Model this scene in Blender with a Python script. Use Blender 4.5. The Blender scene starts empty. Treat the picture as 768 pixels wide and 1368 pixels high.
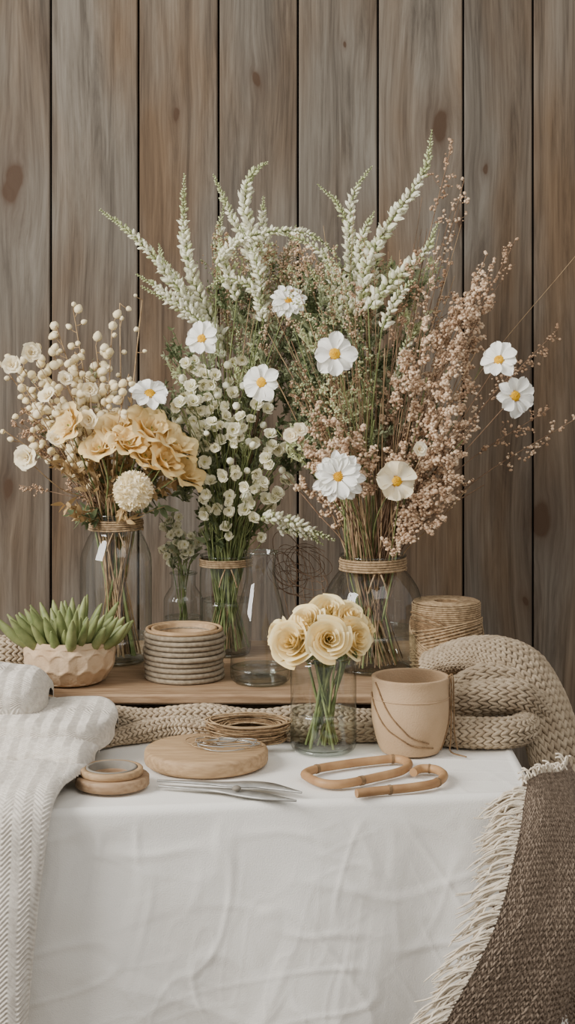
import bpy, math, random
import numpy as np
rnd=random.Random(7); rng=np.random.default_rng(11)
F=2200.0; H=1.34; YH=450.0; TZ=0.75; BZ=0.80
def W(px,py,d): return np.array([(px-384)*d/F, d, H-(py-YH)*d/F])
def T(px,py,z=TZ):
    d=(H-z)*F/(py-YH); return np.array([(px-384)*d/F,d,z])
def nrm(v):
    v=np.asarray(v,float); return v/(np.linalg.norm(v)+1e-12)
# ---------------------------------------------------------------- materials
def lin(c):
    o=[]
    for x in c:
        x/=255.0; o.append(x/12.92 if x<=0.04045 else ((x+0.055)/1.055)**2.4)
    return (*o,1.0)
def mat(name,c1,c2=None,scale=40,rough=.75,bump=0,bscale=300,trans=0,metal=0,stretch=(1,1,1),spec=.3):
    m=bpy.data.materials.new(name); m.use_nodes=True; nt=m.node_tree; N=nt.nodes; L=nt.links
    b=N['Principled BSDF']; b.inputs['Roughness'].default_value=rough; b.inputs['Metallic'].default_value=metal
    b.inputs['Specular IOR Level'].default_value=spec
    tc=N.new('ShaderNodeTexCoord'); mp=N.new('ShaderNodeMapping'); mp.inputs['Scale'].default_value=stretch
    L.new(tc.outputs['Object'],mp.inputs['Vector'])
    col=None
    if c2 is not None:
        n=N.new('ShaderNodeTexNoise'); n.inputs['Scale'].default_value=scale; n.inputs['Detail'].default_value=4
        L.new(mp.outputs[0],n.inputs['Vector'])
        r=N.new('ShaderNodeValToRGB'); r.color_ramp.elements[0].position=.35; r.color_ramp.elements[1].position=.65
        r.color_ramp.elements[0].color=lin(c1); r.color_ramp.elements[1].color=lin(c2)
        L.new(n.outputs['Fac'],r.inputs[0]); L.new(r.outputs[0],b.inputs['Base Color']); col=r.outputs[0]
    else: b.inputs['Base Color'].default_value=lin(c1)
    if bump:
        n=N.new('ShaderNodeTexNoise'); n.inputs['Scale'].default_value=bscale; n.inputs['Detail'].default_value=3
        L.new(mp.outputs[0],n.inputs['Vector'])
        bp=N.new('ShaderNodeBump'); bp.inputs['Strength'].default_value=bump; bp.inputs['Distance'].default_value=.002
        L.new(n.outputs['Fac'],bp.inputs['Height']); L.new(bp.outputs[0],b.inputs['Normal'])
    if trans:
        t=N.new('ShaderNodeBsdfTranslucent'); t.inputs[0].default_value=lin(c1)
        if col: L.new(col,t.inputs[0])
        mx=N.new('ShaderNodeMixShader'); mx.inputs[0].default_value=trans
        L.new(b.outputs[0],mx.inputs[1]); L.new(t.outputs[0],mx.inputs[2]); L.new(mx.outputs[0],N['Material Output'].inputs[0])
    return m
def glass(name,tint,edge,refl=.5,rough=.02,pw=3.5):
    m=bpy.data.materials.new(name); m.use_nodes=True; nt=m.node_tree; N=nt.nodes; L=nt.links
    N.remove(N['Principled BSDF'])
    lw=N.new('ShaderNodeLayerWeight'); lw.inputs[0].default_value=.5
    p=N.new('ShaderNodeMath'); p.operation='POWER'; p.inputs[1].default_value=pw; L.new(lw.outputs['Facing'],p.inputs[0])
    r=N.new('ShaderNodeMix'); r.data_type='RGBA'; r.inputs[6].default_value=(*tint,1); r.inputs[7].default_value=(*edge,1)
    L.new(p.outputs[0],r.inputs[0])
    t=N.new('ShaderNodeBsdfTransparent'); L.new(r.outputs[2],t.inputs[0])
    g=N.new('ShaderNodeBsdfGlossy'); g.inputs['Roughness'].default_value=rough
    ma=N.new('ShaderNodeMath'); ma.operation='MULTIPLY_ADD'; ma.inputs[1].default_value=refl; ma.inputs[2].default_value=.06
    L.new(p.outputs[0],ma.inputs[0])
    mx=N.new('ShaderNodeMixShader'); L.new(ma.outputs[0],mx.inputs[0]); L.new(t.outputs[0],mx.inputs[1]); L.new(g.outputs[0],mx.inputs[2])
    L.new(mx.outputs[0],N['Material Output'].inputs[0]); return m
M={}
M['glass']=glass('clear_glass',(.975,.985,.98),(.36,.41,.39),.6)
M['rim']=glass('glass_rim',(.88,.91,.89),(.38,.43,.41),.8)
M['water']=glass('water',(.95,.97,.95),(.78,.82,.78),.4)
M['twine']=mat('jute_twine',(140,116,86),(184,158,124),160,.9,.6,900)
M['twined']=mat('dark_jute_twine',(112,88,62),(146,118,86),160,.9,.6,900)
M['stem']=mat('green_stem',(94,106,62),(136,144,92),60,.6)
M['stemb']=mat('dry_stem',(132,106,76),(178,152,116),60,.8)
M['twig']=mat('brown_twig',(104,80,60),(144,118,94),60,.8)
M['white']=mat('white_petal',(252,251,245),(244,243,232),60,.6,trans=.12)
M['ivory']=mat('ivory_petal',(248,244,220),(236,232,204),60,.6,trans=.2)
M['cream']=mat('cream_petal',(246,232,194),(250,240,212),60,.6,trans=.2)
M['rose']=mat('rose_petal',(245,220,156),(249,233,184),50,.6,trans=.12)
M['apricot']=mat('apricot_petal',(232,200,134),(243,220,164),40,.6,trans=.2)
M['yellow']=mat('flower_disc',(206,148,10),(236,184,36),300,.8,.5,900)
M['gcent']=mat('flower_eye',(150,150,84),(186,176,104),300,.8)
M['palegreen']=mat('pale_green_bud',(186,194,142),(214,218,174),80,.6,trans=.2)
M['spike']=mat('spike_blossom',(248,246,226),(234,234,204),80,.6,trans=.2)
M['leaf']=mat('sage_leaf',(126,136,102),(168,174,138),30,.7,trans=.2)
M['leafd']=mat('dark_leaf',(86,98,66),(118,128,90),30,.7,trans=.2)
M['pink']=mat('dried_blossom',(198,168,138),(224,200,170),70,.9)
M['pinkd']=mat('dried_blossom_dark',(162,130,102),(192,162,132),70,.9)
M['bud']=mat('ivory_bud',(236,218,172),(246,232,196),50,.5,trans=.1)
M['dleaf']=mat('dried_leaf',(160,130,88),(192,164,118),40,.8,trans=.2)
M['succ']=mat('succulent_leaf',(104,116,68),(142,148,98),40,.5)
M['terra']=mat('carved_clay',(182,154,122),(202,176,144),30,.85,.4,300)
M['kraft']=mat('kraft_clay',(174,146,114),(184,156,124),25,.9,.4,500)
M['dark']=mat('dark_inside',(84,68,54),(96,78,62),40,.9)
M['wood']=mat('oak_wood',(168,140,110),(138,110,82),14,.6,.2,60,stretch=(1.5,12,12))
M['woodl']=mat('light_wood',(182,152,116),(156,127,94),14,.6,.2,60,stretch=(2,14,14))
M['bamboo']=mat('bamboo',(178,140,98),(150,112,76),30,.5,.2,60)
M['ropeg']=mat('grey_cord',(164,150,128),(138,124,104),150,.9,.8,800)
M['knit']=mat('chunky_knit_wool',(196,178,152),(170,151,126),60,.95,.9,700)
M['brown']=mat('taupe_wool',(156,138,120),(114,98,83),260,.95,1,700)
M['fringe']=mat('fringe_yarn',(228,216,196),(208,194,172),100,.95,.5,800)
M['linen']=mat('linen_weave',(220,213,201),(198,190,178),150,.95,.5,1100)
M['steel']=mat('steel',(176,174,168),(150,148,142),60,.35,metal=.45)
M['cloth']=mat('white_tablecloth',(240,237,229),(234,230,221),8,.9,.3,700)
M['greyr']=mat('grey_ring',(118,112,102),(130,122,110),60,.7)
# ---------------------------------------------------------------- mesh builder
class MB:
    def __init__(s,name): s.name=name; s.V=[]; s.Fc=[]; s.n=0; s.mats=[]
    def mi(s,k):
        if k not in s.mats: s.mats.append(k)
        return s.mats.index(k)
    def add(s,v,f,m):
        v=np.asarray(v,float); f=np.asarray(f,int); s.V.append(v); s.Fc.append((f+s.n,s.mi(m))); s.n+=len(v)
    def inst(s,tpl,P,R):
        P=np.atleast_2d(P); R=np.asarray(R); R=R.reshape(-1,3,3)
        for v,f,m in tpl:
            vv=np.einsum('nij,kj->nki',R,v)+P[:,None,:]
            k=len(v); n=len(P)
            ff=(f[None,:,:]+(np.arange(n)*k)[:,None,None]).reshape(-1,f.shape[1])
            s.add(vv.reshape(-1,3),ff,m)
    def build(s,smooth=True,parent=None):
        me=bpy.data.meshes.new(s.name); V=np.concatenate(s.V)
        L=np.concatenate([f.ravel() for f,_ in s.Fc]); tot=np.concatenate([np.full(len(f),f.shape[1]) for f,_ in s.Fc])
        mi=np.concatenate([np.full(len(f),m) for f,m in s.Fc])
        st=np.concatenate([[0],np.cumsum(tot)[:-1]])
        me.vertices.add(len(V)); me.vertices.foreach_set('co',V.astype(np.float32).ravel())
        me.loops.add(len(L)); me.loops.foreach_set('vertex_index',L.astype(np.int32))
        me.polygons.add(len(tot)); me.polygons.foreach_set('loop_start',st.astype(np.int32))
        me.polygons.foreach_set('material_index',mi.astype(np.int32))
        me.polygons.foreach_set('use_smooth',np.full(len(tot),smooth))
        for k in s.mats: me.materials.append(M[k])
        me.update(calc_edges=True); me.validate()
        ob=bpy.data.objects.new(s.name,me); bpy.context.collection.objects.link(ob)
        if parent: ob.parent=parent
        return ob
def gridf(a,b,ca=False,cb=False):
    i=np.arange(a if ca else a-1); j=np.arange(b if cb else b-1); I,J=np.meshgrid(i,j,indexing='ij'); I=I.ravel();J=J.ravel()
    I2=(I+1)%a; J2=(J+1)%b
    return np.stack([I*b+J,I2*b+J,I2*b+J2,I*b+J2],1)
def cat(pts,n):
    p=np.asarray(pts,float)
    if len(p)==2: return p[0]+(p[1]-p[0])*np.linspace(0,1,n)[:,None]
    p=np.vstack([2*p[0]-p[1],p,2*p[-1]-p[-2]]); k=len(p)-3
    t=np.linspace(0,k-1e-6,n); i=t.astype(int); t=(t-i)[:,None]
    a,b,c,d=p[i],p[i+1],p[i+2],p[i+3]
    return .5*((2*b)+(-a+c)*t+(2*a-5*b+4*c-d)*t*t+(-a+3*b-3*c+d)*t**3)
def frames(P,closed=False):
    if closed: Tn=np.roll(P,-1,0)-np.roll(P,1,0)
    else: Tn=np.gradient(P,axis=0)
    Tn/=np.linalg.norm(Tn,axis=1)[:,None]+1e-12
    u=np.cross(Tn[0],[0,0,1.]); 
    if np.linalg.norm(u)<.1: u=np.cross(Tn[0],[1.,0,0])
    U=[]
    for t in Tn:
        u=u-t*np.dot(u,t); u=u/(np.linalg.norm(u)+1e-12); U.append(u)
    U=np.array(U); return Tn,U,np.cross(Tn,U)
def tube(mb,P,r,m,sides=5,closed=False,flat=1.0):
    P=np.asarray(P,float); r=np.broadcast_to(np.asarray(r,float),(len(P),)); Tn,U,B=frames(P,closed)
    a=np.arange(sides)/sides*2*math.pi
    V=P[:,None,:]+r[:,None,None]*(np.cos(a)[None,:,None]*U[:,None,:]+flat*np.sin(a)[None,:,None]*B[:,None,:])
    mb.add(V.reshape(-1,3),gridf(len(P),sides,closed,True),m)
    if not closed and sides>4:
        mb.add(np.vstack([V[0],P[0][None]]),[[i,sides,(i+1)%sides] for i in range(sides)],m)
        mb.add(np.vstack([V[-1],P[-1][None]]),[[i,(i+1)%sides,sides] for i in range(sides)],m)
def lathe(mb,prof,c,m,seg=64,disp=None):
    prof=np.asarray(prof,float); a=np.arange(seg)/seg*2*math.pi
    R=prof[:,0][:,None]*np.ones(seg); Z=prof[:,1][:,None]*np.ones(seg)
    if disp is not None: R=R+disp(a[None,:]*np.ones_like(R),Z,R)
    V=np.stack([c[0]+R*np.cos(a),c[1]+R*np.sin(a),c[2]+Z],-1)
    mb.add(V.reshape(-1,3),gridf(len(prof),seg,False,True),m)
def smoothprof(p,n): return cat(np.array(p,float),n)
def sph(seg=8,rings=5,z=1.0,tip=0):
    v=[];th=np.linspace(0,math.pi,rings+1)
    for t in th:
        for a in np.arange(seg)/seg*2*math.pi: v.append((math.sin(t)*math.cos(a),math.sin(t)*math.sin(a),-math.cos(t)*z))
    v=np.array(v)
    if tip: k=np.clip(v[:,2],0,1); v[:,:2]*=(1-tip*k)[:,None]; v[:,2]*=1+tip*.6*(v[:,2]>0)
    return v,gridf(rings+1,seg,False,True)
def ico():
    t=(1+5**.5)/2; v=np.array([(-1,t,0),(1,t,0),(-1,-t,0),(1,-t,0),(0,-1,t),(0,1,t),(0,-1,-t),(0,1,-t),(t,0,-1),(t,0,1),(-t,0,-1),(-t,0,1)],float); v/=np.linalg.norm(v[0])
    f=np.array([(0,11,5),(0,5,1),(0,1,7),(0,7,10),(0,10,11),(1,5,9),(5,11,4),(11,10,2),(10,7,6),(7,1,8),(3,9,4),(3,4,2),(3,2,6),(3,6,8),(3,8,9),(4,9,5),(2,4,11),(6,2,10),(8,6,7),(9,8,1)])
    return v,f
def rot(d,roll=None):
    d=nrm(d); up=np.array([0,0,1.]) if abs(d[2])<.95 else np.array([0,1.,0])
    x=nrm(np.cross(up,d)); y=np.cross(d,x)
    if roll is None: roll=rnd.uniform(0,6.28)
    c,s=math.cos(roll),math.sin(roll)
    return np.stack([c*x+s*y,-s*x+c*y,d],1)
def rots(D,S):
    D=D/(np.linalg.norm(D,axis=1)[:,None]+1e-12); up=np.where(np.abs(D[:,2:3])<.95,[[0,0,1.]],[[0,1.,0]])
    X=np.cross(up,D); X/=np.linalg.norm(X,axis=1)[:,None]; Y=np.cross(D,X)
    return np.stack([X,Y,D],2)*np.asarray(S).reshape(-1,1,1)
def petal(L,w,curl=.1,cup=.2,nu=7,nv=5,tipw=.6,notch=0,base=.1,wav=0,ph=0):
    u=np.linspace(0,1,nu); v=np.linspace(-1,1,nv); U,Vv=np.meshgrid(u,v,indexing='ij')
    wd=w*np.sin(np.pi*np.clip(U**tipw*.93+.04,0,1))**.75
    X=base+U*(L-base)+notch*(np.cos(Vv*7)-1)*U**3*.5
    Y=Vv*wd
    c=curl if isinstance(curl,tuple) else (0,curl)
    Z=c[0]*U+c[1]*U**2+cup*Vv**2*wd+wav*np.sin(Vv*5+ph)*U**2
    return np.stack([X,Y,Z],-1).reshape(-1,3),gridf(nu,nv)
def rz(v,a,tz=0):
    c,s=math.cos(a),math.sin(a); o=v.copy(); o[:,0]=c*v[:,0]-s*v[:,1]; o[:,1]=s*v[:,0]+c*v[:,1]; o[:,2]+=tz; return o
def daisy(n=9,layers=1,pm='white',cm='yellow',w=.36,seed=0,disc=.2):
    r=random.Random(seed); t=[]
    for l in range(layers):
        for k in range(n):
            v,f=petal(r.uniform(.88,1.06)*(1-.2*l),w*r.uniform(.9,1.1),(.34,-.34+r.uniform(-.12,.12)+.15*l),.45,nu=9,nv=9,tipw=1.7,notch=.08,wav=.035,ph=r.uniform(0,6))
            t.append((rz(v,2*math.pi*(k+.5*l)/n+r.uniform(-.1,.1),.06*(k%2)+.05*l),f,pm))
    v,f=sph(14,8); t.append((v*[disc,disc,.10]+[0,0,.11],f,cm))
    v,f=ico()
    for k in range(60):
        a=k*2.4; q=math.sqrt(k/60)*disc*1.2; t.append((v*.030+[q*math.cos(a),q*math.sin(a),.21-q*q*2.0],f,cm))
    return t
def rose(layers,pm='rose',seed=0,nu=7,nv=9,lip=.25,ruf=.03,cent=None):
    r=random.Random(seed); t=[]; mxr=0
    for (R,Hh,n,A,open_) in layers:
        off=r.uniform(0,6)
        for k in range(n):
            a0=off+2*math.pi*k/n+r.uniform(-.2,.2); hh=Hh*r.uniform(.9,1.05)
            h=np.linspace(0,1,nu); a=np.linspace(-1,1,nv); Hg,Ag=np.meshgrid(h,a,indexing='ij')
            rr=R*(.25+.75*np.sin(Hg*math.pi/2)**.9)*(1+.16*Ag)+open_*R*Hg**2+lip*R*Hg**6
            z=hh*Hg*(1-.20*np.abs(Ag)**2.4)-lip*.6*R*Hg**8+ruf*np.sin(Ag*6+k*2)*Hg**3
            rr=rr+ruf*np.cos(Ag*5+k)*Hg**2
            an=a0+A*Ag*(.55+.45*np.sin(Hg*2.2)); mxr=max(mxr,rr.max())
            t.append((np.stack([rr*np.cos(an),rr*np.sin(an),z],-1).reshape(-1,3),gridf(nu,nv),pm))
    if cent:
        v,f=sph(10,6); t.append((v*[.22,.22,.2]+[0,0,.12],f,cent))
    return [(v/mxr,f,m) for v,f,m in t]
def merge(t):
    d={}
    for v,f,m in t:
        k=(m,f.shape[1]); d.setdefault(k,[[],[],0]); e=d[k]; e[0].append(v); e[1].append(f+e[2]); e[2]+=len(v)
    return [(np.concatenate(e[0]),np.concatenate(e[1]),k[0]) for k,e in d.items()]
ROSES=[merge(rose([(.10,1.12,2,1.8,0),(.22,1.14,3,1.25,0),(.36,1.08,3,1.2,.02),(.50,1.0,3,1.15,.04),(.62,.88,4,1.0,.08),(.72,.70,4,1.0,.16)],'rose',s,nu=10,nv=12,lip=.20,ruf=.022)) for s in range(5)]
APR=[merge(rose([(.25,.55,3,1.1,.1),(.5,.7,4,1.0,.3),(.7,.62,5,.85,.5)],'apricot',s,nu=8,nv=11,ruf=.08,cent='gcent')) for s in range(3)]
CRM=[merge(rose([(.2,.6,3,1.1,.1),(.45,.65,4,1.0,.3),(.65,.55,5,.85,.5)],'cream',s,nu=5,nv=7,ruf=.05)) for s in range(2)]
LIS=[merge(rose([(.3,.8,3,1.1,.0),(.62,.85,4,1.0,.15),(.75,.6,4,.8,.3)],'ivory',s,nu=5,nv=6,lip=.15,ruf=.03,cent='gcent')) for s in range(3)]
DAI=[merge(daisy(9,1,seed=1,w=.31,disc=.24)),merge(daisy(8,1,seed=2,w=.34,disc=.26)),merge(daisy(14,2,seed=3,w=.20,disc=.18)),merge(daisy(6,1,'cream','yellow',seed=4,w=.52,disc=.24))]
sv,sf=sph(7,5,1,.35); BUD=lambda m:[(sv,sf,m)]
iv,iff=ico(); ICO=lambda m:[(iv,iff,m)]
lv,lf=petal(1,.22,-.15,.25,nu=5,nv=3,base=0); LEAF=lambda m:[(lv,lf,m)]
def leafrot(D,S,roll=None):
    R=rots(D,S)
    a=rng.uniform(0,6.28,len(D)); X=R[:,:,0]*np.cos(a)[:,None]+R[:,:,1]*np.sin(a)[:,None]; Y=-R[:,:,0]*np.sin(a)[:,None]+R[:,:,1]*np.cos(a)[:,None]
    return np.stack([R[:,:,2],X,Y],2)
def vn(x,y,seed=0):
    xi=np.floor(x).astype(int); yi=np.floor(y).astype(int); fx=x-xi; fy=y-yi
    def h(a,b):
        n=(a*374761393+b*668265263+seed*1442695041)&0xffffffff; n=((n^(n>>13))*1274126177)&0xffffffff
        return ((n^(n>>16))&0xffff)/65535.0
    fx=fx*fx*(3-2*fx); fy=fy*fy*(3-2*fy)
    return (h(xi,yi)*(1-fx)+h(xi+1,yi)*fx)*(1-fy)+(h(xi,yi+1)*(1-fx)+h(xi+1,yi+1)*fx)*fy
def fb(x,y,seed=0,o=3): return sum(vn(x*2**k,y*2**k,seed+k)/2**k for k in range(o))/sum(1/2**k for k in range(o))
# ---------------------------------------------------------------- room
WD=3.30
seams=[68,185,292,398,505,619,712]
sx=[(p-384)*WD/F for p in seams]
while sx[0]>-2.4: sx.insert(0,sx[0]-.162+rnd.uniform(-.008,.008))
while sx[-1]<2.4: sx.append(sx[-1]+.162+rnd.uniform(-.008,.008))
def box(mb,a,b,m,bev=0.0):
    x0,y0,z0=a;x1,y1,z1=b; e=bev
    if e==0:
        v=[(x0,y0,z0),(x1,y0,z0),(x1,y1,z0),(x0,y1,z0),(x0,y0,z1),(x1,y0,z1),(x1,y1,z1),(x0,y1,z1)]
        mb.add(v,[[0,3,2,1],[4,5,6,7],[0,1,5,4],[1,2,6,5],[2,3,7,6],[3,0,4,7]],m)
    else:
        ring=[(x0+e,y0),(x1-e,y0),(x1,y0+e),(x1,y1-e),(x1-e,y1),(x0+e,y1),(x0,y1-e),(x0,y0+e)]
        ins=[(x0+2*e,y0+e),(x1-2*e,y0+e),(x1-e,y0+2*e),(x1-e,y1-2*e),(x1-2*e,y1-e),(x0+2*e,y1-e),(x0+e,y1-2*e),(x0+e,y0+2*e)]
        v=[(*p,z0) for p in ins]+[(*p,z0+e) for p in ring]+[(*p,z1-e) for p in ring]+[(*p,z1) for p in ins]
        mb.add(v,gridf(4,8,False,True),m); mb.add([v[i] for i in range(24,32)],[list(range(8))],m); mb.add([v[i] for i in range(8)],[list(range(7,-1,-1))],m)
def wallmat():
    m=bpy.data.materials.new('weathered_planks'); m.use_nodes=True; nt=m.node_tree; N=nt.nodes; L=nt.links; b=N['Principled BSDF']; b.inputs['Roughness'].default_value=.7; b.inputs['Specular IOR Level'].default_value=.25
    tc=N.new('ShaderNodeTexCoord'); geo=N.new('ShaderNodeNewGeometry')
    def math_(op,a,bb=None,c=None):
        n=N.new('ShaderNodeMath'); n.operation=op
        for i,x in enumerate((a,bb,c)):
            if x is None: continue
            if isinstance(x,(int,float)): n.inputs[i].default_value=x
            else: L.new(x,n.inputs[i])
        return n.outputs[0]
    sp=N.new('ShaderNodeSeparateXYZ'); L.new(tc.outputs['Object'],sp.inputs[0]); X,Z=sp.outputs[0],sp.outputs[2]
    nz=N.new('ShaderNodeTexNoise'); nz.inputs['Scale'].default_value=9; nz.inputs['Detail'].default_value=3; L.new(tc.outputs['Object'],nz.inputs['Vector'])
    wob=math_('MULTIPLY',math_('SUBTRACT',nz.outputs['Fac'],.5),.05)
    kn=[(17,245,.040),(345,103,.020),(585,172,.034),(238,150,.014),(728,690,.040),(612,300,.013),(8,655,.020),(120,560,.010),(700,805,.012),(460,60,.007),(640,235,.010),(285,800,.012),(-60,400,.02),(-160,130,.02),(850,300,.02),(960,620,.02)]
    tot=None; bend=None
    for px,py,r in kn:
        p=W(px,py,WD)
        dx=math_('ADD',math_('SUBTRACT',X,float(p[0])),wob); dz=math_('ADD',math_('SUBTRACT',Z,float(p[2])),wob)
        dz=math_('MULTIPLY',dz,.5)
        d=math_('SQRT',math_('ADD',math_('MULTIPLY',dx,dx),math_('MULTIPLY',dz,dz)))
        k=math_('ADD',math_('POWER',2.718,math_('MULTIPLY',math_('DIVIDE',d,r*.75),-1.0)),math_('POWER',2.718,math_('MULTIPLY',math_('POWER',math_('DIVIDE',d,r*.42),4.0),-1.0)))
        g=math_('MULTIPLY',math_('POWER',2.718,math_('MULTIPLY',math_('DIVIDE',d,r*1.6),-1.0)),math_('MULTIPLY',dx,-0.75))
        tot=k if tot is None else math_('ADD',tot,k); bend=g if bend is None else math_('ADD',bend,g)
    gx=math_('ADD',X,bend)
    off=math_('MULTIPLY',geo.outputs['Random Per Island'],37.0)
    def grain(sx_,sz_,det,rough,dist):
        cm=N.new('ShaderNodeCombineXYZ'); L.new(math_('MULTIPLY',gx,sx_),cm.inputs[0]); L.new(off,cm.inputs[1]); L.new(math_('MULTIPLY',Z,sz_),cm.inputs[2])
        g=N.new('ShaderNodeTexNoise'); g.inputs['Scale'].default_value=1.0; g.inputs['Detail'].default_value=det; g.inputs['Roughness'].default_value=rough; g.inputs['Distortion'].default_value=dist; L.new(cm.outputs[0],g.inputs['Vector']); return g
    g1=grain(34,2.2,8,.68,.8); g2=grain(6,1.5,4,.5,0); g3=grain(230,7,3,.6,0)
    gm=math_('ADD',math_('MULTIPLY',g1.outputs['Fac'],.7),math_('MULTIPLY',g3.outputs['Fac'],.3))
    r1=N.new('ShaderNodeValToRGB'); e=r1.color_ramp.elements; e[0].position=.36; e[0].color=lin((92,83,73)); e[1].position=.66; e[1].color=lin((153,144,132)); x=e.new(.5); x.color=lin((127,117,105)); L.new(gm,r1.inputs[0])
    r2=N.new('ShaderNodeValToRGB'); e=r2.color_ramp.elements; e[0].position=.36; e[0].color=lin((196,174,150)); e[1].position=.60; e[1].color=lin((212,213,212)); L.new(g2.outputs['Fac'],r2.inputs[0])
    mx=N.new('ShaderNodeMix'); mx.data_type='RGBA'; mx.blend_type='MULTIPLY'; mx.inputs[0].default_value=1; L.new(r1.outputs[0],mx.inputs[6]); L.new(r2.outputs[0],mx.inputs[7])
    hsv=N.new('ShaderNodeHueSaturation'); L.new(mx.outputs[2],hsv.inputs['Color']); L.new(math_('MULTIPLY_ADD',geo.outputs['Random Per Island'],.26,.86),hsv.inputs['Value'])
    mk=N.new('ShaderNodeMix'); mk.data_type='RGBA'; L.new(math_('MINIMUM',math_('MULTIPLY',tot,.85),.9),mk.inputs[0]); L.new(hsv.outputs[0],mk.inputs[6]); mk.inputs[7].default_value=lin((70,50,34))
    L.new(mk.outputs[2],b.inputs['Base Color'])
    bp=N.new('ShaderNodeBump'); bp.inputs['Strength'].default_value=.45; bp.inputs['Distance'].default_value=.003; L.new(gm,bp.inputs['Height']); L.new(bp.outputs[0],b.inputs['Normal'])
    return m
M['wall']=wallmat(); M['gap']=mat('seam_shadow_board',(34,29,24)); M['floor']=mat('floor_boards',(112,98,82),(88,76,62),6,.6,.2,30,stretch=(10,1,1))
wb=MB('wall_back')
for a,b in zip(sx[:-1],sx[1:]): box(wb,(a+.0020,WD,0),(b-.0020,WD+.02,2.8),'wall',.002)
box(wb,(-2.6,WD+.02,0),(2.6,WD+.08,2.8),'gap'); wb.build(False)
fl=MB('floor'); 
for k in range(30):
    x=-2.6+k*.174; box(fl,(x+.001,-1.2,-.03),(x+.173,WD+.08,0),'floor')
fl.build(False)
# ---------------------------------------------------------------- table + cloth
tb=MB('table'); X0,X1,Y0,Y1=-.52,.326,2.050,2.98
box(tb,(X0+.012,Y0+.11,TZ-.035),(X1-.012,Y1-.012,TZ-.006),'wood',.003)
for x in (X0+.05,X1-.10):
    for y in (Y0+.13,Y1-.09): box(tb,(x,y,0),(x+.045,y+.045,TZ-.035),'wood',.003)
box(tb,(X0+.09,Y0+.14,TZ-.1),(X1-.09,Y0+.16,TZ-.035),'wood'); box(tb,(X0+.09,Y1-.09,TZ-.1),(X1-.09,Y1-.07,TZ-.035),'wood')
tb.build(False)
def perim(n):
    r=.04; pts=[];nor=[]
    corners=[(X1-r,Y0+r,-90),(X1-r,Y1-r,0),(X0+r,Y1-r,90),(X0+r,Y0+r,180)]
    for cx,cy,a0 in corners:
        for k in range(13):
            a=math.radians(a0+k*90/12); pts.append((cx+r*math.cos(a),cy+r*math.sin(a))); nor.append((math.cos(a),math.sin(a)))
    pts=np.array(pts+[pts[0]]);nor=np.array(nor+[nor[0]])
    s=np.concatenate([[0],np.cumsum(np.linalg.norm(np.diff(pts,axis=0),axis=1))])
    q=np.linspace(0,s[-1],n,endpoint=False)
    P=np.stack([np.interp(q,s,pts[:,i]) for i in (0,1)],1); Nn=np.stack([np.interp(q,s,nor[:,i]) for i in (0,1)],1)
    return P,Nn/np.linalg.norm(Nn,axis=1)[:,None],q,s[-1]
n=1400; P,Nn,q,SL=perim(n)
rows=[]
cx,cy=(X0+X1)/2,(Y0+Y1)/2
def skew(x,y): return y+.13*(x+.30)*np.clip(1-(y-Y0)/.5,0,1)
def crease(a,b,seed):
    w1=fb(a*3+5,b*3,seed,2)*.9; r=0
    for i,(fx,fy,am) in enumerate([(7,3,1),(-4,9,.8),(13,-9,.7),(3,17,.5),(19,5,.5)]):
        nz=vn(a*fx+b*fy+w1*1.2,(b*fx-a*fy)*.3+w1,seed+i*7); mask=np.clip(vn(a*4+i*3,b*4,seed+50+i)*2-.7,0,1)
        r=r+am*mask*np.clip(1-np.abs(2*nz-1)*5,0,1)
    return r
for k in np.linspace(1,.012,110)[1:][::-1]:
    x=cx+(P[:,0]-Nn[:,0]*.012-cx)*k; y=cy+(P[:,1]-Nn[:,1]*.012-cy)*k
    z=TZ-.0018+.0022*(fb(x*9,y*9,3)-.5)+.0012*crease(x,y,4)
    rows.append(np.stack([x,skew(x,y),np.minimum(z,TZ+.0006)],1))
for t in np.concatenate([np.linspace(0,math.pi/2,7)[:-1]*.012,np.linspace(.0189,.66,230)]):
    if t<.0188: th=t/.012; o=-.012+.012*math.sin(th); dz=.012*(1-math.cos(th)); tt=0
    else: tt=t-.0188; o=0; dz=.012+tt
    fold=.5+.5*np.sin(q/SL*2*math.pi*15+2.2*fb(q*3+0*q,0*q+tt*1.0,5)*3)
    corner=np.exp(-((np.minimum(np.abs(q-0.03),SL-np.abs(q-.03)))/.09)**2)
    amp=min(tt/.5,1)**.9
    o2=o+amp*(.026*fold+.05*corner)+.03*amp
    cr=fb(q*5+tt*4,tt*3-q*2,21,2)
    am=min(tt/.03,1)
    o2=o2+am*(.008*(cr-.5)+.0030*crease(q*1.2,tt*1.2,31)+.0012*crease(q*2.6+3,tt*2.2,77))
    x=P[:,0]+Nn[:,0]*o2
    rows.append(np.stack([x,skew(P[:,0],P[:,1])+Nn[:,1]*o2,np.full(n,TZ-dz)],1))
tc=MB('tablecloth'); G=np.array(rows); tc.add(G.reshape(-1,3),gridf(len(rows),n,False,True),'cloth')
c0=rows[0]; tc.add(np.vstack([c0,c0.mean(0)[None]]),[[i,(i+1)%n,n] for i in range(n)],'cloth'); tc.build()
# ---------------------------------------------------------------- board
bd=MB('wooden_serving_board'); box(bd,(-.372,2.485,.785),(.30,2.93,BZ),'wood',.003)
for x in (-.30,.22): box(bd,(x,2.56,.7515),(x+.03,2.88,.785),'wood',.002)
bd.build(False)
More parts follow.
